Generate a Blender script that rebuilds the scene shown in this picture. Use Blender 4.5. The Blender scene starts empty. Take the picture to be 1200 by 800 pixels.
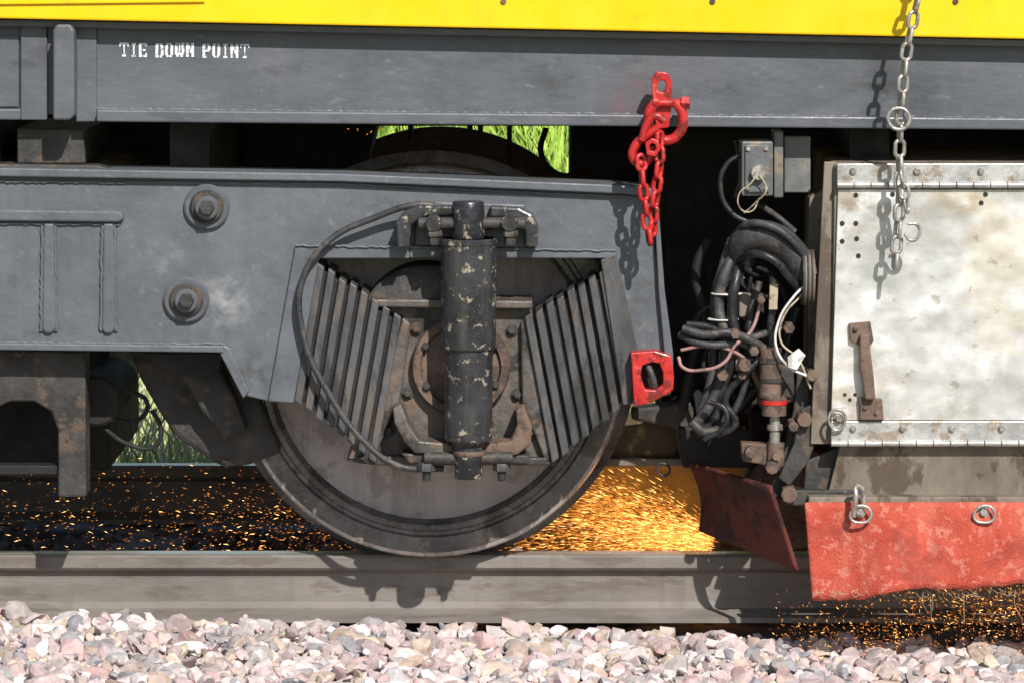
import bpy, bmesh, math, random
import numpy as np
from mathutils import Vector, Matrix
random.seed(7); np.random.seed(7)
R=random.uniform
sc=bpy.context.scene
# ---------------- camera ----------------
CAM=Vector((0,-9,1.47)); TGT=Vector((0,0,0.5))
D=(TGT-CAM); F=500*D.length; fw=D.normalized(); rt=Vector((1,0,0)); up=rt.cross(fw)
cd=bpy.data.cameras.new("camera"); cam=bpy.data.objects.new("camera",cd); sc.collection.objects.link(cam)
cam.location=CAM; cam.rotation_euler=fw.to_track_quat('-Z','Y').to_euler()
cd.lens=F/1200*36; cd.clip_end=2000; cd.clip_start=0.1; sc.camera=cam
def W(px,py,y):
    """world position on the plane y=const for a measurement taken from the photo"""
    d=fw+rt*((px-600)/F)+up*(-(py-400)/F)
    return CAM+d*((y-CAM.y)/d.y)
# ---------------- light ----------------
w=bpy.data.worlds.new("World"); sc.world=w; w.use_nodes=True
nt=w.node_tree; sky=nt.nodes.new('ShaderNodeTexSky'); sky.sky_type='NISHITA'; sky.sun_disc=False
S=Vector((0.36,-1,0.88)).normalized()
sky.sun_elevation=math.asin(S.z); sky.sun_rotation=math.atan2(S.x,S.y)
nt.links.new(sky.outputs[0],nt.nodes['Background'].inputs[0]); nt.nodes['Background'].inputs[1].default_value=0.1
sl=bpy.data.lights.new("sun",'SUN'); sl.energy=5; sl.angle=math.radians(0.5); sl.color=(1,.96,.9)
so=bpy.data.objects.new("sun",sl); sc.collection.objects.link(so); so.rotation_euler=(S).to_track_quat('Z','Y').to_euler()
sc.view_settings.view_transform='Standard'; sc.view_settings.look='None'; sc.view_settings.exposure=0
# ---------------- materials ----------------
def mat(name,c1,c2,scale=6,rough=.55,metal=0,bump=.15,bscale=60,spots=None,stretch=(1,1,1),spots2=None,rvar=.15,contrast=(.38,.62),streak=None,dent=0,dscale=9,patch=None):
    m=bpy.data.materials.new(name); m.use_nodes=True; t=m.node_tree; N=t.nodes; L=t.links
    b=N['Principled BSDF']; tc=N.new('ShaderNodeTexCoord'); mp=N.new('ShaderNodeMapping'); mp.inputs['Scale'].default_value=stretch
    L.new(tc.outputs['Object'],mp.inputs[0])
    def noise(s,det=5,src=mp.outputs[0],dist=0):
        n=N.new('ShaderNodeTexNoise'); n.inputs['Scale'].default_value=s; n.inputs['Detail'].default_value=det; n.inputs['Roughness'].default_value=.65
        n.inputs['Distortion'].default_value=dist
        L.new(src,n.inputs['Vector']); return n.outputs[0]
    def ramp(src,a,bb,hi=1):
        r=N.new('ShaderNodeMapRange'); r.inputs[1].default_value=a; r.inputs[2].default_value=bb; r.inputs[4].default_value=hi; L.new(src,r.inputs[0]); return r.outputs[0]
    def mix(f,A,B):
        x=N.new('ShaderNodeMix'); x.data_type='RGBA'; L.new(f,x.inputs[0])
        for v,i in((A,6),(B,7)):
            if isinstance(v,tuple): x.inputs[i].default_value=(*v,1)
            else: L.new(v,x.inputs[i])
        return x.outputs[2]
    base=noise(scale,6)
    col=mix(ramp(base,*contrast),c1,c2)
    if streak:
        scol,ss,amt=streak
        mp3=N.new('ShaderNodeMapping'); mp3.inputs['Scale'].default_value=(ss,ss,ss*.09); L.new(tc.outputs['Object'],mp3.inputs[0])
        f=ramp(noise(1,4,mp3.outputs[0],.2),.5,.68,amt); col=mix(f,col,scol)
    for sp,off in((spots,0),(spots2,7)):
        if sp:
            scol,sscale,thr,amt=sp
            mp2=N.new('ShaderNodeMapping'); mp2.inputs['Location'].default_value=(off+3,off,off+1); L.new(mp.outputs[0],mp2.inputs[0])
            col=mix(ramp(noise(sscale,5,mp2.outputs[0]),thr-.03,thr+.03,amt),col,scol)
    for pt in (patch or []):
        pc,pr,pcol,pamt=pt
        sb=N.new('ShaderNodeVectorMath'); sb.operation='DISTANCE'; sb.inputs[1].default_value=pc; L.new(tc.outputs['Object'],sb.inputs[0])
        r=N.new('ShaderNodeMapRange'); r.inputs[1].default_value=pr; r.inputs[2].default_value=0; L.new(sb.outputs['Value'],r.inputs[0])
        mu=N.new('ShaderNodeMath'); mu.operation='MULTIPLY'; L.new(r.outputs[0],mu.inputs[0]); L.new(ramp(noise(28,5),.42,.62,pamt),mu.inputs[1]); col=mix(mu.outputs[0],col,pcol)
    L.new(col,b.inputs['Base Color'])
    rr=N.new('ShaderNodeMapRange'); rr.inputs[1].default_value=.3; rr.inputs[2].default_value=.7; rr.inputs[3].default_value=max(.05,rough-rvar); rr.inputs[4].default_value=min(1,rough+rvar)
    L.new(noise(scale*4,3),rr.inputs[0]); L.new(rr.outputs[0],b.inputs['Roughness'])
    b.inputs['Metallic'].default_value=metal
    bp=N.new('ShaderNodeBump'); bp.inputs['Strength'].default_value=bump; bp.inputs['Distance'].default_value=.004
    L.new(noise(bscale,3),bp.inputs['Height']); last=bp.outputs[0]
    if dent:
        b2=N.new('ShaderNodeBump'); b2.inputs['Strength'].default_value=1; b2.inputs['Distance'].default_value=dent
        L.new(noise(dscale,2),b2.inputs['Height']); L.new(last,b2.inputs['Normal']); last=b2.outputs[0]
    L.new(last,b.inputs['Normal'])
    return m
def attrmat(name,rough=.85,scale=60,lo=.75,hi=1.15):
    m=bpy.data.materials.new(name); m.use_nodes=True; t=m.node_tree; N=t.nodes; L=t.links; b=N['Principled BSDF']
    a=N.new('ShaderNodeAttribute'); a.attribute_name='Col'
    tc=N.new('ShaderNodeTexCoord'); n=N.new('ShaderNodeTexNoise'); n.inputs['Scale'].default_value=scale; n.inputs['Detail'].default_value=5
    L.new(tc.outputs['Object'],n.inputs['Vector']); r=N.new('ShaderNodeMapRange'); r.inputs[1].default_value=.3; r.inputs[2].default_value=.7; r.inputs[3].default_value=lo; r.inputs[4].default_value=hi
    L.new(n.outputs[0],r.inputs[0]); v=N.new('ShaderNodeVectorMath'); v.operation='SCALE'; L.new(a.outputs['Color'],v.inputs[0]); L.new(r.outputs[0],v.inputs['Scale'])
    L.new(v.outputs[0],b.inputs['Base Color']); b.inputs['Roughness'].default_value=rough
    bp=N.new('ShaderNodeBump'); bp.inputs['Strength'].default_value=.3; bp.inputs['Distance'].default_value=.002; L.new(n.outputs[0],bp.inputs['Height']); L.new(bp.outputs[0],b.inputs['Normal'])
    return m
M_yel=mat("yellow_paint",(.92,.56,.0),(.96,.61,.003),3,.4,0,.05,20,spots=((.5,.3,.03),14,.66,.3),streak=((.65,.4,.02),12,.2))
M_beam=mat("grey_beam_paint",(.088,.096,.11),(.12,.129,.147),3,.4,0,.3,45,spots=((.045,.046,.05),9,.62,.3),spots2=((.22,.21,.2),40,.65,.4),stretch=(.6,1,1.2),streak=((.15,.15,.155),16,.3),dent=.002,dscale=12,
  patch=[(tuple(W(748,122,-.31)),.1,(.3,.05,.045),.32),(tuple(W(1040,110,-.31)),.12,(.035,.035,.035),.7),(tuple(W(650,95,-.31)),.07,(.035,.035,.035),.6)])
M_frame=mat("grey_bogie_paint",(.1,.111,.126),(.13,.143,.16),3,.48,0,.4,38,spots=((.2,.2,.2),26,.64,.4),spots2=((.05,.047,.045),7,.64,.3),streak=((.08,.08,.082),14,.3),dent=.003,dscale=14,
  patch=[(tuple(W(262,355,-.33)),.09,(.36,.36,.35),.7),(tuple(W(415,330,-.33)),.06,(.3,.25,.2),.6),(tuple(W(300,440,-.33)),.10,(.05,.045,.042),.8),(tuple(W(735,330,-.33)),.12,(.055,.05,.048),.6),(tuple(W(190,300,-.33)),.07,(.27,.27,.27),.45)])
M_dark=mat("dark_dirty_steel",(.025,.024,.023),(.06,.055,.05),12,.6,0,.5,70,spots=((.13,.085,.055),25,.58,.6))
M_spring=mat("spring_leaf_steel",(.055,.055,.058),(.1,.098,.1),10,.5,0,.5,60,spots=((.15,.115,.085),22,.58,.5),spots2=((.02,.02,.02),9,.58,.7),stretch=(1,1,.35))
M_rubber=mat("black_rubber",(.01,.01,.01),(.022,.02,.019),20,.7,0,.3,80)
M_damper=mat("damper_paint",(.02,.021,.024),(.042,.043,.048),9,.25,0,.35,40,spots=((.42,.36,.26),40,.615,.85),spots2=((.09,.078,.065),9,.6,.45),rvar=.12,streak=((.11,.1,.085),22,.4),dent=.002,dscale=20)
M_axle=mat("greasy_axlebox",(.075,.065,.058),(.14,.122,.108),11,.5,0,.6,50,spots=((.18,.105,.065),16,.57,.55),spots2=((.018,.016,.015),9,.55,.8),streak=((.03,.026,.022),16,.6),dent=.004,dscale=18)
M_rust=mat("rusty_steel",(.12,.075,.052),(.2,.135,.1),14,.75,0,.5,70,spots=((.045,.033,.028),20,.54,.75))
M_wheel=mat("wheel_web_steel",(.45,.385,.365),(.6,.53,.51),5,.42,.0,.3,60,spots=((.22,.17,.15),13,.57,.5),spots2=((.68,.62,.58),50,.63,.5),streak=((.26,.21,.19),18,.6))
M_rim=mat("wheel_rim_steel",(.13,.12,.118),(.22,.205,.2),8,.28,.25,.25,60,spots=((.38,.29,.23),20,.6,.5),spots2=((.05,.046,.045),9,.58,.6))
M_tread=mat("polished_tread_edge",(.5,.47,.44),(.66,.63,.6),8,.25,.5,.15,60,spots=((.25,.19,.15),20,.58,.6))
M_railside=mat("weathered_rail",(.165,.145,.128),(.235,.21,.188),5,.7,0,.3,80,spots=((.11,.085,.065),12,.57,.5),stretch=(.4,1,1.5),streak=((.11,.09,.07),14,.3))
M_railtop=mat("polished_rail_head",(.4,.38,.35),(.52,.5,.46),6,.28,.5,.1,60,stretch=(.2,3,1))
M_red=mat("red_paint",(.44,.018,.018),(.56,.03,.026),10,.38,0,.3,50,spots=((.1,.02,.015),28,.57,.8),spots2=((.7,.16,.12),18,.62,.5))
M_flap=mat("red_rubber_sheet",(.42,.055,.028),(.56,.095,.055),9,.8,0,1,190,spots=((.7,.3,.23),45,.58,.45),spots2=((.2,.03,.02),7,.57,.45),streak=((.65,.22,.15),14,.4),dent=.006,dscale=14)
M_flapd=mat("shaded_red_rubber_sheet",(.09,.02,.014),(.15,.033,.024),9,.8,0,.9,160,spots=((.03,.012,.01),10,.53,.8))  # red rubber with the equipment box's shade put into the colour
M_alu=mat("aluminium_sheet",(.6,.6,.59),(.93,.93,.92),3.2,.34,.4,.3,16,spots=((.74,.65,.47),3.4,.57,.45),spots2=((.34,.25,.16),26,.635,.55),stretch=(.8,1,1.0),rvar=.2,dent=.013,dscale=6,streak=((.6,.57,.5),9,.35),
  patch=[(tuple(W(1000,240,-.384)),.14,(.36,.26,.15),.8),(tuple(W(1000,470,-.384)),.16,(.5,.38,.22),.75),(tuple(W(1130,228,-.384)),.14,(.45,.33,.18),.7),(tuple(W(1120,480,-.384)),.1,(.45,.38,.28),.6)])
M_alu2=mat("aluminium_strip",(.4,.4,.39),(.58,.57,.55),14,.4,.4,.3,60,spots=((.3,.2,.11),20,.57,.6),spots2=((.15,.13,.1),9,.6,.5))
M_galv=mat("galvanised_chain",(.35,.34,.31),(.52,.5,.46),40,.42,.6,.2,90,spots=((.22,.14,.08),50,.57,.6))
M_brown=mat("brown_dirty_plate",(.16,.13,.1),(.25,.21,.165),7,.65,.1,.4,50,spots=((.07,.045,.03),12,.56,.7),stretch=(1,1,.5),streak=((.31,.27,.22),18,.4))
M_white=mat("white_stencil_paint",(.62,.65,.7),(.8,.82,.85),50,.6,0,.1,60,spots=((.2,.21,.23),70,.59,.8))
M_hose=mat("grey_hose",(.026,.026,.028),(.058,.057,.058),18,.55,0,.5,70,spots=((.14,.11,.085),22,.58,.6))
M_hoseb=mat("black_hose",(.012,.012,.013),(.03,.03,.032),18,.4,0,.3,70,spots=((.09,.07,.055),26,.6,.5))
M_pink=mat("pink_cable",(.3,.15,.14),(.4,.23,.21),20,.5,0,.1,spots=((.1,.07,.06),25,.55,.7))
M_tan=mat("tan_cable",(.36,.28,.18),(.5,.42,.3),20,.6,0,.1,spots=((.1,.07,.05),25,.57,.7))
M_tape=mat("white_tag",(.6,.6,.57),(.75,.75,.72),10,.6,0,.05,spots=((.25,.2,.15),25,.58,.6))
M_box=mat("grey_box_paint",(.11,.115,.115),(.2,.205,.2),8,.5,0,.3,50,spots=((.3,.22,.14),18,.57,.6))
M_tanbeam=mat("dirty_yellow_steel",(.3,.2,.07),(.42,.29,.11),9,.7,0,.4,60,spots=((.06,.045,.03),9,.48,.85))
M_black=mat("near_black",(.008,.008,.008),(.022,.02,.018),9,.7,0,.3,50)  # near-black; on the backdrop boxes it stands in for deep shade
M_soil=mat("ballast_bed_dirt",(.1,.085,.075),(.2,.18,.16),14,.95,0,.6,60)
M_ground=mat("ground_soil_grass",(.06,.09,.025),(.13,.13,.05),.6,.95,0,.5,8)
M_concrete=mat("concrete_sleeper",(.22,.2,.18),(.3,.28,.25),8,.9,0,.4,50)
M_stone=attrmat("crushed_stone",.85,55,.78,1.2)
M_grass=attrmat("grass_blades",.7,20,.8,1.2)
def emis(name,c,s):
    m=bpy.data.materials.new(name); m.use_nodes=True; b=m.node_tree.nodes['Principled BSDF']
    b.inputs['Base Color'].default_value=(0,0,0,1); b.inputs['Emission Color'].default_value=(*c,1); b.inputs['Emission Strength'].default_value=s; m.cycles.emission_sampling='NONE'; return m
M_spark=emis("glowing_spark",(1,.52,.14),6); M_spark2=emis("ember_spark",(1,.34,.05),2.4); M_spark3=emis("dim_ember",(1,.24,.03),.9)
# ---------------- geometry helpers ----------------
def group(name):
    e=bpy.data.objects.new(name,None); sc.collection.objects.link(e); e.empty_display_size=.1; return e
def link(name,me,m,par,bevel=0,smooth=False,seg=2):
    o=bpy.data.objects.new(name,me); sc.collection.objects.link(o)
    if m: me.materials.append(m)
    if par: o.parent=par
    if bevel:
        b=o.modifiers.new("bevel",'BEVEL'); b.width=bevel; b.segments=seg; b.limit_method='ANGLE'; b.angle_limit=math.radians(35)
    if smooth:
        for p in me.polygons: p.use_smooth=True
    return o
def mesh(name,v,f,m=None,par=None,**k):
    me=bpy.data.meshes.new(name); me.from_pydata([tuple(a) for a in v],[],f); me.update()
    bm=bmesh.new(); bm.from_mesh(me); bmesh.ops.recalc_face_normals(bm,faces=bm.faces); bm.to_mesh(me); bm.free()
    return link(name,me,m,par,**k)
def poly(name,pts,y0,y1,m,par,bevel=.003,**k):
    n=len(pts); P=[W(a,b,y0) for a,b in pts]; Q=[Vector((p.x,y1,p.z)) for p in P]
    f=[tuple(range(n)),tuple(range(2*n-1,n-1,-1))]+[(i,(i+1)%n,n+(i+1)%n,n+i) for i in range(n)]
    return mesh(name,P+Q,f,m,par,bevel=bevel,**k)
def rect(name,x0,y0_,x1,y1_,ya,yb,m,par,bevel=.003):
    return poly(name,[(x0,y0_),(x1,y0_),(x1,y1_),(x0,y1_)],ya,yb,m,par,bevel)
def ring(name,outer,inner,y0,y1,m,par,bevel=.002):
    n=len(outer); O=[W(a,b,y0) for a,b in outer]; I=[W(a,b,y0) for a,b in inner]
    B=lambda L_:[Vector((p.x,y1,p.z)) for p in L_]
    v=O+I+B(O)+B(I); f=[]
    for i in range(n):
        j=(i+1)%n
        f+= [(i,j,n+j,n+i),(2*n+i,3*n+i,3*n+j,2*n+j),(i,2*n+i,2*n+j,j),(n+i,n+j,3*n+j,3*n+i)]
    return mesh(name,v,f,m,par,bevel=bevel)
def lathe(name,prof,c,axis,m,par,n=32,smooth=True,bevel=0,cap=True):
    v=[];f=[]
    for r,a in prof:
        for k in range(n):
            t=2*math.pi*k/n; q,s=r*math.cos(t),r*math.sin(t)
            v.append(Vector(c)+(Vector((q,a,s)) if axis=='Y' else Vector((q,s,a)) if axis=='Z' else Vector((a,q,s))))
    for i in range(len(prof)-1):
        for k in range(n):
            j=(k+1)%n; f.append((i*n+k,i*n+j,(i+1)*n+j,(i+1)*n+k))
    if cap and prof[0][0]>1e-5: f.append(tuple(range(n)))
    if cap and prof[-1][0]>1e-5: f.append(tuple(range((len(prof)-1)*n,len(prof)*n)))
    o=mesh(name,v,f,m,par,smooth=smooth)
    if smooth:
        e=o.modifiers.new("es",'EDGE_SPLIT'); e.split_angle=math.radians(35)
    return o
def cyl(name,c,r,h,axis,m,par,n=24,bevel=.12):
    b=min(r,h)*bevel
    return lathe(name,[(0,-h/2),(r-b,-h/2),(r,-h/2+b),(r,h/2-b),(r-b,h/2),(0,h/2)],c,axis,m,par,n)
def ycyl(name,px,py,yf,yb,rpx,m,par,n=24,bevel=.12):
    c=W(px,py,yf); r=(W(px+rpx,py,yf)-c).x; c.y=(yf+yb)/2
    return cyl(name,c,r,abs(yb-yf),'Y',m,par,n,bevel)
def tube(name,pts,r,m,par,closed=False,res=8):
    return wtube(name,[W(*p) for p in pts],r,m,par,closed,res)
def wtube(name,P,r,m,par,closed=False,res=8):
    c=bpy.data.curves.new(name,'CURVE'); c.dimensions='3D'; c.bevel_depth=r; c.bevel_resolution=3; c.resolution_u=res; c.use_fill_caps=True
    s=c.splines.new('BEZIER'); s.bezier_points.add(len(P)-1)
    for b,p in zip(s.bezier_points,P): b.co=p; b.handle_left_type=b.handle_right_type='AUTO'
    s.use_cyclic_u=closed; c.materials.append(m)
    o=bpy.data.objects.new(name,c); sc.collection.objects.link(o); o.parent=par; return o
def weld(name,a,b,y,r,m,par):
    A,B=W(*a,y),W(*b,y); n=max(3,int((B-A).length/.008)); P=[A.lerp(B,i/n)+Vector((R(-.0015,.0015),0,R(-.0015,.0015))) for i in range(n+1)]
    return wtube(name,P,r,m,par,res=2)
def chainmesh(name,path,L_,Wd,r,m,par,rough=.15,ph=.3):
    P=[Vector(p) for p in path]; pitch=L_-2.15*r
    d=[0]
    for a,b in zip(P,P[1:]): d.append(d[-1]+(b-a).length)
    def at(s):
        s=max(0,min(d[-1],s))
        for i in range(len(P)-1):
            if s<=d[i+1]: return P[i].lerp(P[i+1],(s-d[i])/(d[i+1]-d[i]))
        return P[-1]
    n=int(d[-1]/pitch); v=[];f=[]
    ns,nc=20,8
    for k in range(n):
        a,b=at(k*pitch),at((k+1)*pitch); c=(a+b)/2; t=(b-a).normalized()
        side=t.cross(Vector((0,1,0))).normalized(); nn=side.cross(t)
        an=ph+(math.pi/2 if k%2 else 0)+R(-rough,rough); u=side*math.cos(an)+nn*math.sin(an)
        t=(t+u*R(-rough,rough)*.4).normalized(); q=t.cross(u).normalized(); u=q.cross(t)
        hw=Wd/2-r; hl=L_/2-r-hw; base=len(v); path2=[]
        for i in range(ns):
            th=2*math.pi*i/ns; x,y=hw*math.cos(th),hw*math.sin(th); y+= hl if math.sin(th)>=0 else -hl
            path2.append((x,y,th))
        for x,y,th in path2:
            for j in range(nc):
                ph2=2*math.pi*j/nc
                v.append(c+u*(x+math.cos(th)*r*math.cos(ph2))+t*(y+math.sin(th)*r*math.cos(ph2))+q*(r*math.sin(ph2)))
        for i in range(ns):
            for j in range(nc):
                i2=(i+1)%ns;j2=(j+1)%nc
                f.append((base+i*nc+j,base+i2*nc+j,base+i2*nc+j2,base+i*nc+j2))
    return mesh(name,v,f,m,par,smooth=True)
def bolt(name,px,py,yf,rpx,m,par,h=.014):
    ycyl(name,px,py,yf-h,yf+.005,rpx,m,par,n=6)
    ycyl(name+"_washer",px,py,yf-.004,yf+.004,rpx*1.45,m,par,n=20)

# ================= GROUND, TRACK =================
me=mesh("ground",[(-400,-400,-.45),(400,-400,-.45),(400,600,-.45),(-400,600,-.45)],[(0,1,2,3)],M_ground)
def bedz(x,y):
    z=-.15-.038*(x+1.2)/2.4*2 if y<0 else -.17
    z=max(-.26,min(-.12,z))
    if y<-1.9: z-= (-1.9-y)*.6
    if y>2.5: z-= (y-2.5)*.5
    return z
xs=np.linspace(-12,12,80); ys=np.linspace(-2.4,3.2,60)
v=[(x,y,max(-.47,bedz(x,y)-.02)) for y in ys for x in xs]; nx=len(xs)
f=[(j*nx+i,j*nx+i+1,(j+1)*nx+i+1,(j+1)*nx+i) for j in range(len(ys)-1) for i in range(nx-1)]
mesh("ballast_bed",v,f,M_soil)
bm=bmesh.new(); bmesh.ops.create_icosphere(bm,subdivisions=2,radius=1); bm.verts.ensure_lookup_table()
IV=np.array([vv.co[:] for vv in bm.verts]); IF=np.array([[q.index for q in ff.verts] for ff in bm.faces]); bm.free()
V=[];FA=[];C=[]
pal=[(.62,.48,.46),(.66,.55,.53),(.55,.43,.42),(.46,.44,.44),(.7,.62,.6),(.58,.45,.37),(.34,.33,.35),(.72,.66,.64),(.6,.49,.44),(.6,.41,.39),(.58,.48,.37),(.64,.54,.53),(.38,.33,.31),(.5,.4,.4)]
def stone(x,y,z,s,dark=1):
    v=IV.copy()
    for _ in range(10):
        n=np.random.normal(size=3); n/=np.linalg.norm(n); d=np.random.uniform(.38,.75)
        k=v@n-d; k[k<0]=0; v-=np.outer(k,n)
    v*=np.array([R(.85,1.6),R(.7,1.15),R(.5,.9)])*s
    a,b,c=R(0,6.28),R(-.9,.9),R(-.9,.9)
    rot=np.array((Matrix.Rotation(a,3,'Z')@Matrix.Rotation(b,3,'X')@Matrix.Rotation(c,3,'Y')))
    v=v@rot.T+np.array([x,y,z]); i=len(V); V.append(v)
    FA.append(IF+i*len(IV)); c=random.choice(pal); k=R(.7,1.15)*dark; C.append((c[0]*k,c[1]*k,c[2]*k,1))
def scatter(x0,x1,y0,y1,n,smin,smax,lift=.0,dark=1):
    for _ in range(n):
        x,y=R(x0,x1),R(y0,y1)
        if abs(y)<.075 or abs(y-1.5)<.08: continue
        s=R(smin,smax); stone(x,y,bedz(x,y)+R(-.012,.02)+lift,s,dark)
scatter(-1.7,1.7,-1.15,-.09,4000,.018,.037)
scatter(-1.7,1.7,-1.15,-.12,800,.024,.042,.012)
scatter(-1.7,1.7,-1.15,-.10,1500,.007,.014,.018)
scatter(-5,5,-2.3,-.08,3500,.026,.042,-.005)
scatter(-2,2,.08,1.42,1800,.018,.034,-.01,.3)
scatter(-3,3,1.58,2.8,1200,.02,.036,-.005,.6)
Va=np.concatenate(V); Fa=np.concatenate(FA)
def bigmesh(name,Va,Fa,colf,m):
    me=bpy.data.meshes.new(name); me.vertices.add(len(Va)); me.vertices.foreach_set('co',Va.ravel())
    k=Fa.shape[1]; me.loops.add(Fa.size); me.loops.foreach_set('vertex_index',Fa.ravel().astype(np.int32)); me.polygons.add(len(Fa))
    me.polygons.foreach_set('loop_start',np.arange(0,Fa.size,k,dtype=np.int32)); me.update(calc_edges=True)
    if colf is not None:
        a=me.attributes.new('Col','FLOAT_COLOR','POINT'); a.data.foreach_set('color',colf.ravel())
    me.polygons.foreach_set('use_smooth',np.zeros(len(Fa),dtype=bool))
    return link(name,me,m,None)
bigmesh("ballast_stones",Va,Fa,np.repeat(np.array(C),len(IV),axis=0),M_stone)
def rail(y):
    g=group("railway_rail")
    pr=[(-.03,0),(-.035,-.006),(-.035,-.03),(-.03,-.036),(-.01,-.046),(-.0085,-.06),(-.0085,-.115),(-.014,-.13),(-.05,-.139),(-.07,-.143),(-.07,-.155)]
    pr=pr+[(-a,b) for a,b in pr[::-1]]
    n=len(pr); v=[(-30,y+a,b) for a,b in pr]+[(30,y+a,b) for a,b in pr]
    f=[(i,i+1,n+i+1,n+i) for i in range(n-1)]+[tuple(range(n)),tuple(range(n,2*n)),(n-1,0,n,2*n-1)]
    mesh("rail_profile",v,f,M_railside,g)
    mesh("running_surface",[(-30,y-.027,.0006),(30,y-.027,.0006),(30,y+.024,.0006),(-30,y+.024,.0006)],[(0,1,2,3)],M_railtop,g)
rail(0); rail(1.5)
g=group("railway_sleepers")
for i in range(-14,15):
    x=i*.65+.33; v=[(x+a*(.13 if c<0 else .1),.75+b*1.3,-.165+( -.15 if c<0 else 0)) for a in(-1,1) for b in(-1,1) for c in(-1,1)]
    v=[(p[0],max(p[1],.1),p[2]) for p in v]
    mesh("sleeper_%d"%(i+15),v,[(0,1,3,2),(4,5,7,6),(0,1,5,4),(2,3,7,6),(0,2,6,4),(1,3,7,5)],M_concrete,g)
def bank(x,y): return -.45+max(0,min(1,(y-3)/6))*.95+.05*math.sin(x*1.7+y)+.04*math.sin(x*.6-y*2)
xs=np.linspace(-30,30,80); ys=np.linspace(2.6,30,50); nx=len(xs)
v=[(x,y,bank(x,y)+.0) for y in ys for x in xs]
f=[(j*nx+i,j*nx+i+1,(j+1)*nx+i+1,(j+1)*nx+i) for j in range(len(ys)-1) for i in range(nx-1)]
mesh("grass_bank",v,f,M_ground,smooth=True)
N_=30000; V=[];C=[]
for i in range(N_):
    x=R(-3.6,3.2); y=2.75+R(0,1)**1.3*7; h=R(.12,.45)*(1.2 if random.random()<.1 else 1); wd=R(.003,.009)*(1 if y<6 else 1.8); a=R(0,3.14); z=bank(x,y)
    lx,ly=R(-.45,.45)*h,R(-.3,.3)*h; cx,cy=math.cos(a)*wd,math.sin(a)*wd
    V+=[(x-cx,y-cy,z),(x+cx,y+cy,z),(x+lx*.35+cx*.7,y+ly*.35+cy*.7,z+h*.6),(x+lx*.35-cx*.7,y+ly*.35-cy*.7,z+h*.6),(x+lx+cx*.1,y+ly,z+h),(x+lx-cx*.1,y+ly,z+h*.98)]
    c=random.choice([(.4,.48,.2),(.5,.56,.24),(.28,.38,.12),(.55,.6,.3),(.8,.76,.55),(.72,.7,.48)] if y<5.5 else [(.27,.46,.05),(.36,.54,.07),(.2,.34,.04),(.45,.58,.1)]); k=R(.7,1.25); C+= [(c[0]*k,c[1]*k,c[2]*k,1)]*6
V=np.array(V); b=np.arange(N_)[:,None]*6
Fa=np.concatenate([b+np.array([[0,1,2,3]]),b+np.array([[3,2,4,5]])])
bigmesh("tall_grass",V,Fa,np.array(C),M_grass)

# ================= WAGON =================
g=group("yellow_rail_wagon")
yb=lambda x:22+24*x/1200
poly("yellow_body",[(-1200,yb(-1200)),(2400,yb(2400)),(2400,-60),(-1200,-60)],-.375,1.5,M_yel,g,.004)
poly("body_fold",[(-400,30-20),(240,3),(240,-3),(-400,2)],-.382,-.37,M_yel,g,.002)
for x in(590,835,1120): ycyl("body_hole_plug",x,2,-.379,-.37,3.5,M_rust,g,12)
sw=lambda x:142+10*x/1200
poly("solebar_web",[(-1200,yb(-1200)-10),(2400,yb(2400)-10),(2400,sw(2400)-8),(-1200,sw(-1200)-8)],-.31,-.28,M_beam,g,0)
poly("solebar_bottom_flange",[(113,sw(113)-14),(2400,sw(2400)-12),(2400,sw(2400)+1),(113,sw(113))],-.355,-.2,M_beam,g,.004)
poly("solebar_bottom_flange_end",[(-1200,sw(-1200)-13),(24,sw(0)-14),(24,sw(0)-1),(-1200,sw(-1200)-1)],-.335,-.2,M_beam,g,.004)
poly("solebar_top_flange",[(-1200,yb(-1200)+1),(2400,yb(2400)+1),(2400,yb(2400)+9),(-1200,yb(-1200)+9)],-.345,-.28,M_beam,g,.002)
weld("solebar_weld",(113,128),(1300,140),-.314,.0035,M_beam,g)
rect("stanchion_plate",24,27,55,141,-.325,-.31,M_beam,g)
poly("stanchion_bracket",[(62,141),(62,36),(66,29),(82,29),(87,36),(87,135),(82,141)],-.385,-.31,M_beam,g,.005)
rect("stanchion_backplate",89,32,113,143,-.322,-.31,M_beam,g)
rect("stanchion_outer_plate",-60,42,22,126,-.318,-.31,M_beam,g)
poly("cross_member_stub",[(20,150),(98,152),(100,192),(20,192)],-.27,.2,M_dark,g,.004)
poly("side_bearer",[(-40,192),(112,194),(140,200),(140,206),(-40,204)],-.3,.2,M_dark,g,.004)
for y in(.55,.85): rect("centre_sill",-1200,108,2400,148,y,y+.06,M_black,g)
for x in(-350,-20,215,980,1250): 
    p=W(x,120,.2); mesh("cross_bearer",[(p.x+a,b,c) for a in(0,.09) for b in(-.18,1.45) for c in(.86,1.08)],[(0,1,3,2),(4,5,7,6),(0,1,5,4),(2,3,7,6),(0,2,6,4),(1,3,7,5)],M_black,g)
poly("bolster_backdrop",[(-900,120),(448,120),(425,215),(-900,215)],.95,1.3,M_black,g,.01)  # bolster widened into a near-black backdrop for the underfloor shade
poly("underfloor_backdrop",[(668,140),(800,140),(800,240),(668,225)],.9,1.2,M_black,g,.01)  # invented dark block, keeps the gap beside the wheel black
for (x,y0,y1) in((548,120,165),(560,120,158),(594,120,210),(478,120,165)): rect("hanger_strap",x,y0,x+6,y1,1.0,1.03,M_black,g,.002)
tube("brake_hose",[(640,150,.9),(634,180,.9),(655,205,.9),(690,200,.9)],.008,M_black,g)
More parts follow.
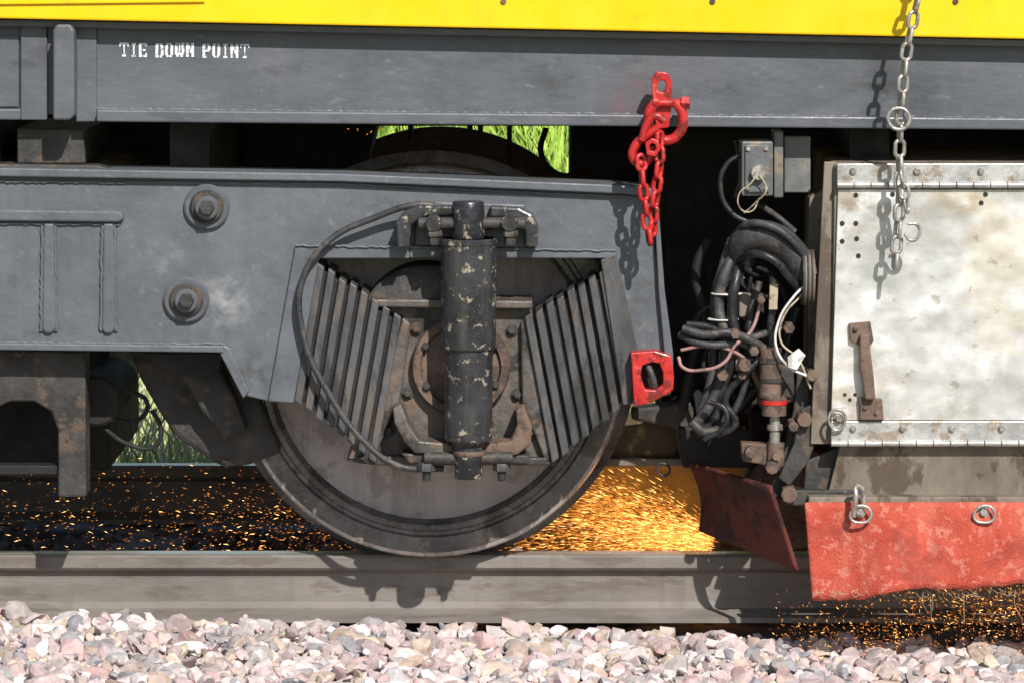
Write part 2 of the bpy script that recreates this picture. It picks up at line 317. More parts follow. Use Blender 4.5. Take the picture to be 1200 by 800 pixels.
GL={'T':["#######","#..#..#","...#...","...#...","...#...","...#...","..###.."],'I':[".###.","..#..","..#..","..#..","..#..","..#..",".###."],
'E':["######","##...#","##....","##.##.","##....","##...#","######"],'D':["#####.","##..##","##..##","##..##","##..##","##..##","#####."],
'O':[".####.","##..##","##..##","##..##","##..##","##..##",".####."],'W':["##.#.##","##.#.##","##.#.##","##.#.##","##.#.##","#######",".##.##."],
'N':["##..##","###.##","###.##","##.###","##.###","##..##","##..##"],'P':["#####.","##..##","##..##","#####.","##....","##....","###..."]}
v=[];f=[];tx=140.;cw=1.55;ch=2.35
for chx in "TIE DOWN POINT":
    if chx==' ': tx+=8; continue
    G=GL[chx]; wd=len(G[0]); mid=wd/2; jy=R(-.6,.6)
    for r_,row in enumerate(G):
        c=0
        while c<wd:
            if row[c]=='#':
                e=c
                while e<wd and row[e]=='#': e+=1
                x0,x1=tx+c*cw,tx+e*cw
                parts=[(x0,x1)]
                if chx in'DOPE' and r_ in(0,6) and e-c>3: parts=[(x0,tx+(mid-.35)*cw),(tx+(mid+.35)*cw,x1)]
                for a,b_ in parts:
                    a+=R(-.3,.2); b_+=R(-.2,.3)
                    y0=50+jy+r_*ch+(a-140)*.014; i=len(v); v+=[W(a,y0,-.3115),W(b_,y0,-.3115),W(b_,y0+ch*1.03,-.3115),W(a,y0+ch*1.03,-.3115)]; f.append((i,i+1,i+2,i+3))
                c=e
            else: c+=1
    tx+=wd*cw+2.1
mesh("stencil_lettering",v,f,M_white,g)

# ================= WHEELSET =================
g=group("railway_wheelset")
cx=W(503,420,-.09).x; cz=.459
def wheel(name,yc,s):
    prof=[(0,-.13),(.095,-.13),(.105,-.12),(.115,-.08),(.15,-.07),(.22,-.06),(.30,-.055),(.352,-.06),(.368,-.068),(.374,-.084),(.380,-.0885),(.392,-.0885),(.396,-.083),(.404,-.083),(.408,-.092),(.444,-.092),(.452,-.088),(.4565,-.078),(.4585,0),(.461,.018),(.474,.026),(.486,.036),(.484,.046),(.474,.05),(.39,.05),(.37,.03),(.3,.0),(.15,-.01),(.11,.02),(.11,.07),(0,.07)]
    if s<0: prof=[(min(r,.468),a) for r,a in prof]
    P=[(r,yc+s*a) for r,a in prof]
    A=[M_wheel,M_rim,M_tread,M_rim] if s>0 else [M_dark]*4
    lathe(name+"_web",P[:9],(cx,0,cz),'Y',A[0],g,128,cap=False)
    lathe(name+"_rim",P[8:16],(cx,0,cz),'Y',A[1],g,128,cap=False)
    lathe(name+"_tread_edge",P[15:18],(cx,0,cz),'Y',A[2],g,128,cap=False)
    lathe(name+"_tread",P[17:25],(cx,0,cz),'Y',A[3],g,128,cap=False)
    lathe(name+"_back",P[24:],(cx,0,cz),'Y',M_dark,g,96,cap=False)
wheel("near_wheel",0,1); wheel("far_wheel",1.5,-1)
cyl("axle",(cx,.75,cz),.085,1.4,'Y',M_dark,g,32)

# ================= BOGIE =================
g=group("railway_bogie")
YF=-.33
out=[(-500,196),(0,203),(400,209),(720,222),(765,228),(768,290),(776,350),(788,420),(786,462),(738,474),(712,303),(374,303),(344,472),(315,470),(285,463),(262,411),(0,407),(-500,402)]
poly("side_frame",out,YF,-.19,M_frame,g,.004)
poly("frame_top_flange",[(-500,190),(0,197),(400,204),(720,217),(768,222),(768,231),(720,227),(400,213),(0,207),(-500,200)],-.352,-.17,M_frame,g,.003)
poly("frame_bottom_flange",[(-500,397),(0,402),(262,405),(262,413),(0,410),(-500,405)],-.35,-.17,M_frame,g,.003)
poly("frame_bottom_flange_slope",[(262,404),(270,408),(292,458),(285,467),(257,413)],-.345,-.17,M_frame,g,.003)
poly("frame_end_flange",[(766,231),(771,231),(779,340),(789,415),(789,440),(781,440),(772,345)],-.352,-.18,M_frame,g,.003)
poly("horn_rim",[(346,288),(480,290),(480,303),(374,303),(344,472),(314,470)],-.343,-.325,M_frame,g,.003)
poly("horn_rim_top",[(480,290),(580,292),(722,296),(722,305),(712,303),(480,302)],-.343,-.325,M_frame,g,.003)
poly("horn_rim_front",[(704,305),(722,297),(748,412),(738,474),(730,474)],-.343,-.325,M_spring,g,.003)
weld("horn_weld",(346,288),(722,294),-.345,.003,M_frame,g); weld("flange_weld",(-100,212),(400,216),-.333,.0035,M_frame,g); weld("flange_weld",(400,216),(760,232),-.333,.0035,M_frame,g)
weld("bottom_weld",(-100,401),(262,403),-.333,.003,M_frame,g)
poly("stiffener_top",[(-200,243),(138,247),(145,251),(145,258),(138,261),(-200,258)],-.347,-.32,M_frame,g,.006,seg=3)
for x in(57,127):
    poly("stiffener_rib",[(x-6,262),(x+6,262),(x+8,386),(x+3,391),(x-4,391),(x-8,386)],-.341,-.32,M_frame,g,.005)
    for dx in(-8,8): weld("rib_weld",(x+dx*.9,264),(x+dx*1.1,388),-.334,.004,M_frame,g)
weld("stiffener_weld",(-100,261),(140,263),-.333,.0035,M_frame,g)
for (x,y) in((242,243),(218,352)):
    ycyl("boss_flange",x,y,-.343,-.32,27,M_beam,g,40,.2)
    ycyl("boss_step",x,y,-.353,-.33,20,M_dark,g,40,.2)
    ycyl("boss_washer",x,y+1,-.368,-.34,14,M_beam,g,32)
    ycyl("boss_bolt",x,y+1,-.385,-.35,9,M_dark,g,6)
n=8
for side in(0,1):
    T0,T1,B0,B1=((376,309),(466,371),(349,470),(436,541)) if side==0 else ((706,318),(619,371),(734,472),(651,541))
    for i in range(n):
        t=i/(n-1); tx_=T0[0]+(T1[0]-T0[0])*t; ty=T0[1]+(T1[1]-T0[1])*t; bx=B0[0]+(B1[0]-B0[0])*t; by=B0[1]+(B1[1]-B0[1])*t
        w2=4.1; s=1 if side==0 else -1; j=R(-2,2)
        poly("chevron_spring_leaf",[(tx_-w2,ty-3*s+j),(tx_+w2,ty+3*s+j),(bx+w2,by+3*s+j),(bx-w2,by-3*s+j)],-.338+R(-.004,.004),-.16,M_spring,g,.003)
    d=6
    poly("chevron_rubber",[(T0[0],T0[1]+d),(T1[0],T1[1]+d),(B1[0],B1[1]-d),(B0[0],B0[1]-d)],-.322,-.15,M_rubber,g,.002)
poly("axlebox_body",[(444,352),(622,354),(652,545),(405,541),(470,372),(440,362)],-.30,-.14,M_axle,g,.006)
poly("axlebox_web_left",[(472,372),(482,380),(468,470),(436,541),(424,538)],-.325,-.29,M_axle,g,.005)
poly("axlebox_web_right",[(610,378),(618,372),(650,541),(640,543),(612,470)],-.325,-.29,M_axle,g,.005)
poly("axlebox_top_lip",[(440,351),(624,353),(624,362),(440,360)],-.335,-.2,M_axle,g,.004)
poly("axlebox_bottom_lip",[(430,534),(648,536),(650,545),(440,545),(405,540)],-.325,-.2,M_axle,g,.004)
c=W(540,428,-.3); lathe("axlebox_cover",[(0,-.335),(.035,-.335),(.045,-.325),(.06,-.325),(.068,-.318),(.088,-.318),(.092,-.33),(.108,-.33),(.112,-.322),(.112,-.29)],(c.x,0,c.z),'Y',M_rust,g,48)
for k in range(6):
    a=k*math.pi/3+.5; ycyl("cover_bolt",540+math.cos(a)*47,428+math.sin(a)*47,-.34,-.31,4.5,M_dark,g,6)
for (x,y) in((488,385),(600,387),(478,460),(606,462),(455,505),(622,505)): bolt("axlebox_bolt",x,y,-.302,5,M_dark,g)
c=W(500,340,-.2); lathe("bump_stop",[(0,-.29),(.14,-.29),(.155,-.28),(.155,-.15),(0,-.15)],(c.x+.0,0,c.z-.09),'Y',M_dark,g,40)
dx=W(549,400,-.40).x
def Zp(py,y=-.40): return W(549,py,y).z
def vc(name,py0,py1,r0,r1,m,x=dx,y=-.40,n=40):
    z0,z1=Zp(py0,y),Zp(py1,y); 
    o=lathe(name,[(0,z0),(r0*.94,z0),(r0,z0-.004),(r1,z1+.004),(r1*.94,z1),(0,z1)],(x,y,0),'Z',m,g,n); return o
vc("damper_top_neck",236,284,.036,.036,M_damper)
vc("damper_dust_cover",279,409,.0635,.0615,M_damper)
vc("damper_cover_band",279,288,.0655,.0655,M_damper)
vc("damper_cylinder",407,516,.055,.053,M_damper)
vc("damper_cylinder_foot",510,523,.046,.036,M_damper)
vc("damper_bottom_neck",520,560,.034,.031,M_damper)
vc("damper_bottom_band",527,533,.037,.037,M_rust)
c=W(553,262,-.40); cyl("top_pin",(c.x,-.40,c.z),.014,.24,'X',M_dark,g,20)
c=W(549,536,-.40); cyl("bottom_pin",(c.x,-.40,c.z),.014,.2,'X',M_dark,g,20)
poly("damper_top_bracket_left",[(466,291),(464,262),(474,247),(492,241),(534,242),(534,252),(496,254),(482,264),(480,291)],-.40,-.32,M_damper,g,.005)
poly("damper_top_bracket_right",[(574,242),(608,244),(624,252),(631,266),(630,290),(616,290),(615,268),(604,256),(574,254)],-.40,-.32,M_damper,g,.005)
poly("damper_top_backplate",[(486,236),(616,240),(616,292),(486,288)],-.345,-.325,M_beam,g,.004)
for x in(508,597):
    ycyl("bracket_boss",x,262,-.43,-.34,10,M_damper,g,20)
    vc("bracket_bolt",266,287,.013,.013,M_dark,x=W(x,265,-.41).x,y=-.41,n=6)
    vc("bracket_nut",270,277,.019,.019,M_axle,x=W(x,265,-.41).x,y=-.41,n=6)
poly("damper_lower_lug_left",[(460,478),(470,473),(480,500),(492,516),(532,520),(532,532),(486,531),(473,517),(462,495)],-.395,-.31,M_axle,g,.005)
poly("damper_lower_lug_right",[(566,520),(598,517),(606,498),(604,480),(614,477),(624,500),(622,520),(606,533),(566,533)],-.395,-.31,M_rust,g,.005)
poly("damper_lower_plate",[(470,531),(620,533),(620,543),(480,543)],-.385,-.28,M_dark,g,.004)
for x in(500,588):
    vc("lower_bolt",535,563,.011,.009,M_dark,x=W(x,545,-.39).x,y=-.39,n=8)
    vc("lower_nut",541,551,.02,.02,M_spring,x=W(x,545,-.39).x,y=-.39,n=6)
tube("sensor_hose",[(520,243,-.37),(490,240,-.38),(440,255,-.37),(385,283,-.37),(354,330,-.37),(356,395,-.37),(388,465,-.375),(425,515,-.38),(466,545,-.38),(520,549,-.37)],.0075,M_hose,g,res=16)
ring("lifting_eye",[(739,413),(768,411),(787,417),(790,440),(789,457),(765,471),(743,476),(741,440)],[(753,428),(764,424),(773,426),(777,436),(777,450),(769,457),(756,456),(751,440)],-.38,-.33,M_red,g,.003)
poly("lifting_eye_back",[(745,418),(782,420),(784,452),(762,464),(747,466)],-.335,-.31,M_black,g,.003)
tube("eye_tether",[(757,424,-.36),(764,440,-.37),(768,458,-.36)],.008,M_hose,g)

g=group("brake_rigging")
poly("hanger_plate",[(-200,405),(100,412),(101,582),(68,582),(68,505),(60,482),(40,470),(12,470),(-20,485),(-60,500),(-200,500)],-.27,-.18,M_dark,g,.005)
rect("lower_tie",-200,545,70,556,-.25,-.2,M_black,g)
rect("left_backdrop",-300,380,128,550,.35,1.1,M_black,g)  # added black box, stands in for the shade behind the brake gear
ycyl("brake_cylinder",112,470,-.15,.25,30,M_black,g,32)
poly("brake_hanger",[(148,405),(290,405),(305,470),(330,530),(290,545),(262,548),(232,530),(205,510),(186,482),(165,445)],-.13,.0,M_dark,g,.012)
poly("brake_block_holder",[(200,420),(250,415),(275,465),(290,505),(262,512),(235,480)],-.2,-.13,M_dark,g,.01)
poly("brake_bracket",[(165,412),(262,412),(258,440),(212,440),(180,430)],-.26,-.15,M_black,g,.006)
tube("brake_pipe_loop",[(128,492,-.12),(165,490,-.12),(172,470,-.12),(150,458,-.12)],.0055,M_black,g)
tube("brake_pipe",[(120,500,-.12),(150,520,-.12),(182,522,-.12),(188,500,-.12),(178,480,-.12)],.0055,M_black,g)

# ================= RED TIE-DOWN CHAIN =================
g=group("red_tie_down_chain")
ring("anchor_plate",[(764,92),(770,84),(783,86),(788,98),(787,125),(784,150),(770,152),(765,125)],[(770,100),(773,95),(779,95),(781,100),(780,106),(778,108),(773,108),(770,106)],-.40,-.37,M_red,g,.003)
tube("anchor_shackle",[(790,118,-.41),(800,135,-.41),(797,155,-.41),(780,165,-.41),(764,155,-.41),(760,135,-.41),(770,118,-.41)],.0115,M_red,g)
c=W(785,121,-.41); cyl("shackle_pin",c,.009,.085,'X',M_red,g,16)
c=W(803,121,-.41); cyl("shackle_nut",c,.016,.02,'X',M_red,g,6)
c=W(768,120,-.41); cyl("shackle_pin_head",c,.015,.012,'X',M_red,g,12)
tube("grab_hook",[(772,150,-.44),(756,160,-.44),(744,172,-.44),(742,186,-.44),(752,192,-.44),(762,184,-.44),(764,172,-.44)],.0105,M_red,g)
tube("grab_hook_back",[(752,165,-.45),(757,148,-.45),(768,136,-.45),(778,142,-.45)],.009,M_red,g)
ring("hook_cheek",[(756,168),(764,162),(772,166),(774,176),(768,184),(758,182)],[(761,171),(764,168),(768,170),(769,175),(766,178),(762,177)],-.47,-.45,M_red,g)
chainmesh("chain_strand",[W(751,182,-.45),W(753,215,-.455),W(757,250,-.45),W(762,288,-.45)],.045,.03,.0055,M_red,g)
chainmesh("chain_strand_short",[W(773,155,-.45),W(773,195,-.455),W(767,240,-.45),W(764,286,-.44)],.045,.03,.0055,M_red,g,ph=.9)
g=group("grey_hanging_chain")
chainmesh("chain",[W(1090,-60,-.47),W(1074,5,-.47),W(1062,60,-.47),W(1056,120,-.465),W(1054,180,-.46),W(1055,230,-.46),W(1052,270,-.46),W(1048,318,-.46)],.046,.031,.0048,M_galv,g)
tube("chain_ring",[(1053,152,-.48),(1042,145,-.48),(1042,133,-.48),(1053,127,-.48),(1064,133,-.48),(1064,146,-.48)],.0045,M_galv,g,True)
chainmesh("chain_tail",[W(1056,200,-.475),W(1062,240,-.475),W(1066,262,-.475)],.04,.028,.004,M_galv,g,ph=1.2)
tube("chain_hook",[(1064,262,-.475),(1075,264,-.475),(1077,276,-.475),(1068,282,-.475),(1060,274,-.475)],.004,M_galv,g)

# ================= ALUMINIUM EQUIPMENT BOX =================
g=group("aluminium_equipment_box")
poly("box_shell",[(978,192),(1700,192),(1700,522),(974,522)],-.375,.25,M_brown,g,.003)
poly("side_panel_flange",[(966,190),(981,190),(975,520),(950,520),(955,400)],-.36,-.345,M_brown,g,.002)
poly("door_panel",[(982,222),(1700,222),(1700,492),(974,492)],-.384,-.376,M_alu,g,.002)
for (a,b,nm) in((192,220,"top_hinge"),(493,521,"bottom_hinge")):
    rect(nm+"_strip",981 if a<300 else 974,a,1700,b,-.389,-.377,M_alu2,g,.002)
    yc=(b-3 if a<300 else b-2)
    for kx in range(0,36):
        xa=(981 if a<300 else 974)+kx*20; p=W(xa,yc,-.392); p2=W(xa+19,yc,-.392)
        cyl(nm+"_knuckle",((p.x+p2.x)/2,-.392,p.z),.0075,p2.x-p.x,'X',M_alu2,g,12)
    for x in range(1000,1300,75 if a<300 else 58): ycyl(nm+"_bolt",x,a+9,-.397,-.385,4,M_galv,g,12,.4)
for (x,y) in((1003,229),(987,262),(1003,262),(1004,280),(987,283),(1006,300),(1046,228),(1155,228),(1150,238)):
    ycyl("bolt_hole",x,y,-.3855,-.38,2.9,M_black,g,12,0)
for k in range(5): ycyl("row_hole",990+k*6,462+(k%2)*6,-.3855,-.38,2.1,M_black,g,10,0)
poly("latch_handle_plate",[(995,379),(1020,377),(1024,400),(1014,408),(996,400)],-.396,-.383,M_rust,g,.002)
poly("latch_handle_bar",[(1008,392),(1018,392),(1024,440),(1026,468),(1014,468),(1008,430)],-.42,-.40,M_rust,g,.004)
poly("latch_handle_foot",[(1006,465),(1034,467),(1036,492),(1008,492)],-.40,-.383,M_rust,g,.003)
for (x,y) in((1003,386),(1014,396),(1014,478),(1027,484)): ycyl("latch_rivet",x,y,-.405,-.39,3,M_brown,g,10,.4)
tube("pull_ring",[(972,495,-.40),(981,504,-.40),(990,495,-.40),(988,483,-.40),(978,480,-.40),(972,486,-.40)],.0035,M_galv,g,True)
bolt("ring_bolt",983,490,-.39,4,M_galv,g)
v=[W(985,520,-.37),W(1700,520,-.37),W(1700,590,-.345),W(968,588,-.345)]; v2=[p+Vector((0,.02,0)) for p in v]
mesh("lower_skirt_plate",v+v2,[(0,1,2,3),(4,5,6,7),(0,1,5,4),(1,2,6,5),(2,3,7,6),(3,0,4,7)],M_brown,g,bevel=.002)
poly("side_gusset",[(945,540),(985,522),(968,590),(940,590)],-.33,-.31,M_dark,g,.003)

def flap(name,fn,nu,nv,m,par,th=.008):
    v=[fn(i/nu,j/nv) for j in range(nv+1) for i in range(nu+1)]
    f=[(j*(nu+1)+i,j*(nu+1)+i+1,(j+1)*(nu+1)+i+1,(j+1)*(nu+1)+i) for j in range(nv) for i in range(nu)]
    o=mesh(name,v,f,m,par,smooth=True); s=o.modifiers.new("th",'SOLIDIFY'); s.thickness=th; s.offset=0; return o
g=group("red_rubber_skirt")
rnd=[R(-1,1) for _ in range(200)]
def f1(u,v):
    x=943+u*560+v*9*(1-u); bot=698-9*min(1,u*3)+3*math.sin(u*23)+rnd[int(u*90)]*1.3*(v>.9)+4*math.sin(u*9+1)
    py=588+(bot-588)*v
    y=-.41-.03*v+.025*math.sin(u*14+v*1.5)*v+.008*math.sin(u*31)
    return W(x,py,y)
flap("front_flap",f1,120,14,M_flap,g)
def f2(u,v):
    x=808+u*95+v*(12+u*20)+(8*math.sin(v*3.1))*(1-u); top=541+u*28; bot=622+u*46
    return W(x,top+(bot-top)*v,-.05-.33*u+.02*math.sin(u*6+v*3))
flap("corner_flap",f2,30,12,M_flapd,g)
rect("clamp_bar",948,582,1700,590,-.40,-.30,M_brown,g,.002)
for x in(1008,1153):
    tube("eye_ring",[(x,612,-.44),(x-11,607,-.44),(x-9,597,-.44),(x+2,592,-.44),(x+12,598,-.44),(x+11,608,-.44)],.0035,M_galv,g,True)
    bolt("eye_bolt",x,600,-.425,4.5,M_galv,g)
tube("shackle_loop",[(1000,605,-.44),(1003,580,-.45),(1003,570,-.44),(1010,572,-.43),(1012,590,-.43)],.006,M_galv,g)
for k in range(80):
    u=R(0,.5); x=955+u*545; b=690+R(-1,3); L_=R(3,10) if k>5 else R(20,45)
    tube("frayed_thread",[(x,b,-.44),(x+R(-4,4),b+L_*.5,-.44+R(-.01,.01)),(x+R(-8,8),b+L_,-.44)],.0005,M_tan,g,res=3)

g=group("electrical_junction_box")
rect("enclosure",869,166,906,230,-.33,-.22,M_box,g,.004)
rect("enclosure_lid",873,170,902,226,-.337,-.328,M_box,g,.003)
rect("mounting_bracket",907,154,918,232,-.30,-.2,M_box,g)
rect("mounting_plate",919,160,950,226,-.27,-.25,M_box,g)
ycyl("lamp_socket",889,203,-.355,-.33,9,M_galv,g,20)
for (x,y) in((877,175),(898,175),(877,221),(898,221)): ycyl("lid_screw",x,y,-.342,-.335,2.5,M_galv,g,8)
tube("seal_wire",[(889,200,-.36),(880,215,-.37),(866,228,-.37),(868,245,-.37),(880,248,-.37),(890,232,-.37)],.0018,M_tan,g)
tube("seal_wire_b",[(890,205,-.36),(898,222,-.36),(885,238,-.37),(872,250,-.36)],.0016,M_tan,g)
g=group("hose_bundle")
H=[([(870,180,-.3),(850,195,-.3),(845,225,-.3),(858,250,-.3),(880,262,-.3)],.006,M_hoseb),
([(868,304,-.27),(876,280,-.31),(905,278,-.33),(928,296,-.33),(946,326,-.33)],.034,M_hose),
([(862,275,-.28),(880,262,-.35),(905,266,-.37),(928,282,-.37),(948,308,-.35)],.009,M_hose),
([(866,305,-.30),(890,298,-.38),(908,306,-.39),(924,324,-.37),(942,345,-.35)],.009,M_hoseb),
([(890,240,-.25),(912,255,-.28),(932,272,-.28)],.007,M_hose),
([(865,290,-.27),(850,320,-.3),(842,355,-.3),(850,395,-.31),(846,440,-.3),(825,485,-.3),(812,500,-.3)],.013,M_hose),
([(872,298,-.27),(862,330,-.32),(858,365,-.32),(862,400,-.32),(850,450,-.3),(838,490,-.3),(815,508,-.3)],.012,M_hoseb),
([(858,280,-.25),(848,310,-.27),(838,350,-.27),(838,400,-.27),(832,450,-.28),(822,480,-.28)],.011,M_hose),
([(800,385,-.34),(825,392,-.35),(855,390,-.35),(885,402,-.34),(900,412,-.33)],.010,M_hose),
([(796,392,-.32),(820,402,-.34),(850,404,-.34),(880,396,-.33),(915,385,-.3)],.009,M_hose),
([(805,380,-.3),(830,383,-.31),(860,398,-.33),(890,412,-.33)],.008,M_hoseb),
([(795,418,-.35),(800,430,-.36),(825,433,-.36),(848,425,-.36),(862,404,-.35),(880,388,-.33),(892,352,-.32)],.0042,M_pink),
([(798,410,-.33),(830,405,-.34),(860,412,-.34),(885,430,-.33)],.004,M_pink),
([(955,325,-.36),(930,348,-.38),(912,378,-.38),(910,408,-.38),(925,430,-.38),(945,440,-.37)],.003,M_tape),
([(940,345,-.36),(918,372,-.37),(915,400,-.37),(935,420,-.37),(950,455,-.36)],.0026,M_tan),
([(905,320,-.28),(906,340,-.31),(903,385,-.32),(906,430,-.31)],.009,M_hoseb),
([(900,412,-.33),(870,440,-.34),(850,470,-.33),(862,495,-.33),(840,510,-.32)],.008,M_hoseb),
([(890,330,-.28),(880,370,-.29),(878,420,-.3),(870,460,-.3),(850,500,-.3)],.008,M_hose),
([(812,495,-.31),(825,505,-.32),(845,500,-.32),(855,480,-.31)],.011,M_hose),
([(830,470,-.35),(850,480,-.36),(848,500,-.36),(825,515,-.35)],.006,M_hoseb),
([(905,470,-.3),(890,450,-.3),(880,430,-.3)],.008,M_rust),
([(830,280,-.1),(815,320,-.1),(825,370,-.1),(810,430,-.1),(800,480,-.1)],.012,M_black),
([(935,360,-.2),(920,420,-.2),(925,470,-.2),(905,520,-.2)],.012,M_hoseb),
([(862,232,-.2),(868,200,-.2),(862,165,-.2)],.006,M_hoseb)]
for i,(p,r,m) in enumerate(H): tube("hose_%d"%i,p,r,m,g,res=12)
for k in range(7):
    x=R(815,850); p=[(x+R(0,50),R(290,330),-.05)]
    for j in range(4): p.append((R(815,920),330+j*48+R(-15,15),-.05+R(-.08,.05)))
    tube("rear_hose_%d"%k,p,R(.005,.009),random.choice([M_hoseb,M_black,M_black]),g,res=10)
c=W(946,326,-.35); 
for k in range(6): 
    pp=W(941+k*2.4,297,-.35); lathe("cuff_ring",[(.052,-.0022),(.062,-.0022),(.063,0),(.062,.0022),(.052,.0022)],(pp.x,-.33,c.z),'X',M_brown if k%2 else M_hose,g,28)
for (x,y) in((852,345),(848,375)): 
    p=W(x,y,-.31); lathe("cable_tie",[(.034,-.002),(.036,0),(.034,.002)],(p.x,-.29,p.z),'Z',M_tape,g,20)
poly("white_tag",[(923,418),(936,408),(944,416),(934,433),(924,430)],-.39,-.388,M_tape,g,.0)
poly("yellow_label",[(902,333),(912,333),(911,363),(901,363)],-.345,-.34,M_tan,g,.001)
for (x,y,r,dp) in((884,412,6,-.36),(862,392,6,-.36),(905,430,8,-.35),(892,352,5,-.34),(847,440,7,-.33),(925,385,7,-.33),(870,440,5,-.35)):
    ycyl("hose_fitting",x,y,dp-.01,dp+.04,r,M_rust,g,6)
g=group("grinder_lift_linkage")
vc2=lambda name,px,py0,py1,r,m,y=-.34,n=20:(lathe(name,[(0,W(px,py0,y).z),(r,W(px,py0,y).z),(r,W(px,py1,y).z),(0,W(px,py1,y).z)],(W(px,py0,y).x,y,0),'Z',m,g,n))
vc2("ram_body",903,408,465,.025,M_rust); vc2("ram_gland",907,465,486,.028,M_rust); vc2("ram_gland_band",907,468,473,.03,M_red); vc2("ram_rod",908,486,522,.012,M_galv); vc2("ram_clevis",909,518,545,.02,M_rust)
vc2("ram_rod_nut",908,497,503,.018,M_galv); vc2("ram_top_band",903,418,424,.028,M_dark); vc2("ram_mid_band",904,442,447,.028,M_dark)
poly("link_arm",[(935,430),(948,428),(950,470),(935,525),(918,585),(900,582),(915,540),(930,480)],-.31,-.28,M_dark,g,.004)
poly("link_arm_lower",[(938,480),(958,470),(962,500),(948,540),(925,570),(912,560),(930,520)],-.35,-.33,M_dark,g,.004)
poly("bracket_plate",[(868,518),(900,520),(915,530),(915,548),(870,540)],-.34,-.3,M_rust,g,.004)
for (x,y,r) in((943,492,9),(952,440,7),(905,548,8),(880,530,7),(925,580,10),(873,428,8),(930,500,6),(910,535,5)):
    ycyl("pivot_bolt",x,y,-.375,-.3,r,M_rust,g,8)
rect("pivot_beam",918,574,1010,592,-.36,-.3,M_dark,g)
poly("upright",[(948,232),(966,222),(968,470),(945,500)],-.22,-.1,M_brown,g,.004)
poly("valve_block",[(888,430),(930,426),(932,470),(890,478)],-.30,-.22,M_dark,g,.004)
poly("valve_bracket",[(866,345),(898,345),(898,352),(884,358),(884,372),(866,372)],-.27,-.2,M_brown,g,.004)
poly("pipe_bracket",[(862,420),(884,420),(884,434),(862,434)],-.33,-.25,M_brown,g,.003)

g=group("rail_grinder_unit")
rect("housing_backdrop",775,150,1700,500,.3,1.3,M_black,g,.01)  # near-black box added as backdrop for the shaded space behind the hoses
rect("lower_housing_backdrop",880,480,1700,575,.2,1.25,M_black,g,.01)  # lower part of the added dark backdrop
poly("yellow_guard",[(700,478),(790,478),(800,520),(790,536),(700,536)],.12,.2,M_tanbeam,g,.01)
rect("guard_shelf",700,537,845,546,.1,.3,M_brown,g,.004)
poly("hook_arm",[(740,478),(812,470),(818,540),(800,548),(790,500),(740,492)],.0,.06,M_dark,g,.008)
poly("motor_foot",[(795,500),(880,500),(884,548),(800,548)],-.02,.1,M_black,g,.006)
tube("hanging_ring",[(770,545,-.1),(777,557,-.1),(785,550,-.1),(779,543,-.1)],.003,M_dark,g,True)
lathe("grinding_stone",[(0,-.03),(.12,-.03),(.125,-.02),(.125,.03),(0,.03)],(W(930,615,.02).x,.02,.13),'Y',M_rust,g,40)

# ================= SPARKS =================
def sparks(name,L_,m):
    v=[];f=[]
    for p,d,l,wd in L_:
        d=d.normalized(); a=d.cross(Vector((0,1,0.1))).normalized()*wd; b=d.cross(a).normalized()*wd; i=len(v)
        v+=[p+a,p-a*.5+b*.87,p-a*.5-b*.87,p+d*l,p-d*l*.35]; f+=[(i,i+1,i+3),(i+1,i+2,i+3),(i+2,i,i+3),(i,i+4,i+1),(i+1,i+4,i+2),(i+2,i+4,i)]
    me=bpy.data.meshes.new(name); me.from_pydata([tuple(a) for a in v],[],f); return link(name,me,m,GS)
GS=group("grinding_sparks")
A=[];B=[];Cc=[]
src=Vector((.60,0,.0))
for k in range(10500):
    an=random.gauss(.16,.17) ; ln=.12+abs(random.gauss(.12,.24))
    x=src.x-ln*math.cos(an); y=R(.06,.2)+ln*R(0,1.5); z=-.02+ln*math.sin(an)-ln*ln*.15-y*.06
    if z<-.15: z=-.15+R(0,.06)
    if z>.24: continue
    d=Vector((-math.cos(an),R(-.1,.3),math.sin(an)-.3*ln+R(-.12,.12))); q=random.random()
    (A if q<.13 else B if q<.6 else Cc).append((Vector((x,y,z)),d,R(.004,.018),R(.00028,.00055)))
for k in range(4200):
    x=R(-1.35,.05); y=R(.1,1.3); z=-.12+abs(random.gauss(0,.10))
    if random.random()>.28+.72*math.exp(-((x+.42)/.36)**2): continue
    d=Vector((-1 if random.random()<.7 else 1,R(-.3,.3),R(-.5,.5))); q=random.random()
    (A if q<.10 else B if q<.5 else Cc).append((Vector((x,y,z)),d,R(.0015,.006)*(1 if q>.15 else 2),R(.0004,.0008)))
for k in range(4200):
    x=R(.6,1.6); y=R(-.34,-.08); z=-.2+abs(random.gauss(0,.06))+R(0,.1)*(x>.9)
    if random.random()>.2+.8*(x-.6)/.6: continue
    d=Vector((R(-.2,1),R(-.3,.3),R(-.7,.2))); q=random.random()
    (A if q<.12 else B if q<.5 else Cc).append((Vector((x,y,z)),d,R(.002,.009),R(.0003,.0007)))
for k in range(6):
    B.append((W(R(400,460),R(150,158),R(.3,.5)),Vector((R(-1,1),0,R(-1,1))),R(.003,.006),.0007))
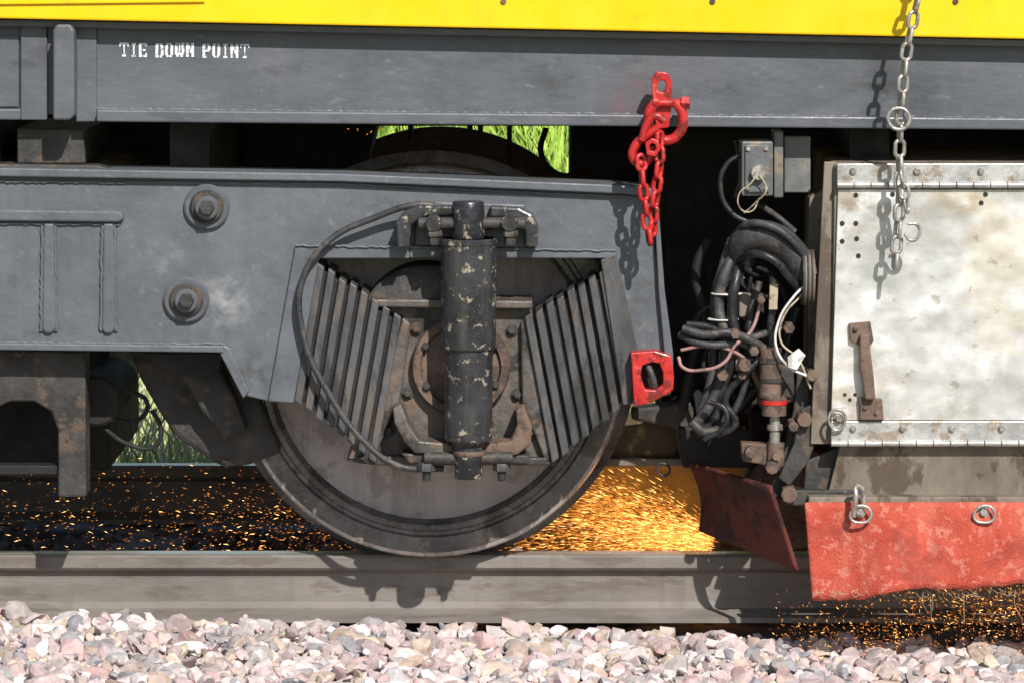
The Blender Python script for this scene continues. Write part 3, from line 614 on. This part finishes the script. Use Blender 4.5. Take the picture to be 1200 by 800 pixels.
sparks("bright_sparks",A,M_spark); sparks("ember_sparks",B,M_spark2); sparks("dim_sparks",Cc,M_spark3)
def glow(name,loc,scl,stren,colr):
    vm=bpy.data.materials.new("glowing_dust"); vm.use_nodes=True; t=vm.node_tree; t.nodes.clear(); L=t.links
    o=t.nodes.new('ShaderNodeOutputMaterial'); e=t.nodes.new('ShaderNodeEmission'); e.inputs[0].default_value=(*colr,1)
    tc=t.nodes.new('ShaderNodeTexCoord'); ln=t.nodes.new('ShaderNodeVectorMath'); ln.operation='LENGTH'; L.new(tc.outputs['Object'],ln.inputs[0])
    mr=t.nodes.new('ShaderNodeMapRange'); mr.inputs[1].default_value=1; mr.inputs[2].default_value=0; L.new(ln.outputs['Value'],mr.inputs[0])
    pw=t.nodes.new('ShaderNodeMath'); pw.operation='POWER'; pw.inputs[1].default_value=1.6; L.new(mr.outputs[0],pw.inputs[0])
    mp=t.nodes.new('ShaderNodeMapping'); mp.inputs['Scale'].default_value=(2,1,7); mp.inputs['Rotation'].default_value=(0,.25,0); nz=t.nodes.new('ShaderNodeTexNoise'); nz.inputs['Scale'].default_value=2.2; nz.inputs['Detail'].default_value=4
    L.new(tc.outputs['Object'],mp.inputs[0]); L.new(mp.outputs[0],nz.inputs['Vector'])
    mr2=t.nodes.new('ShaderNodeMapRange'); mr2.inputs[1].default_value=.35; mr2.inputs[2].default_value=.65; mr2.inputs[3].default_value=.15; mr2.inputs[4].default_value=stren; L.new(nz.outputs[0],mr2.inputs[0])
    mu=t.nodes.new('ShaderNodeMath'); mu.operation='MULTIPLY'; L.new(pw.outputs[0],mu.inputs[0]); L.new(mr2.outputs[0],mu.inputs[1])
    L.new(mu.outputs[0],e.inputs[1]); L.new(e.outputs[0],o.inputs['Volume'])
    bm=bmesh.new(); bmesh.ops.create_icosphere(bm,subdivisions=3,radius=1); me=bpy.data.meshes.new(name); bm.to_mesh(me); bm.free()
    ob=link(name,me,vm,GS); ob.location=loc; ob.scale=scl
glow("glowing_dust_cloud",(.28,.55,.045),(.44,.46,.21),1.35,(1,.38,.05))
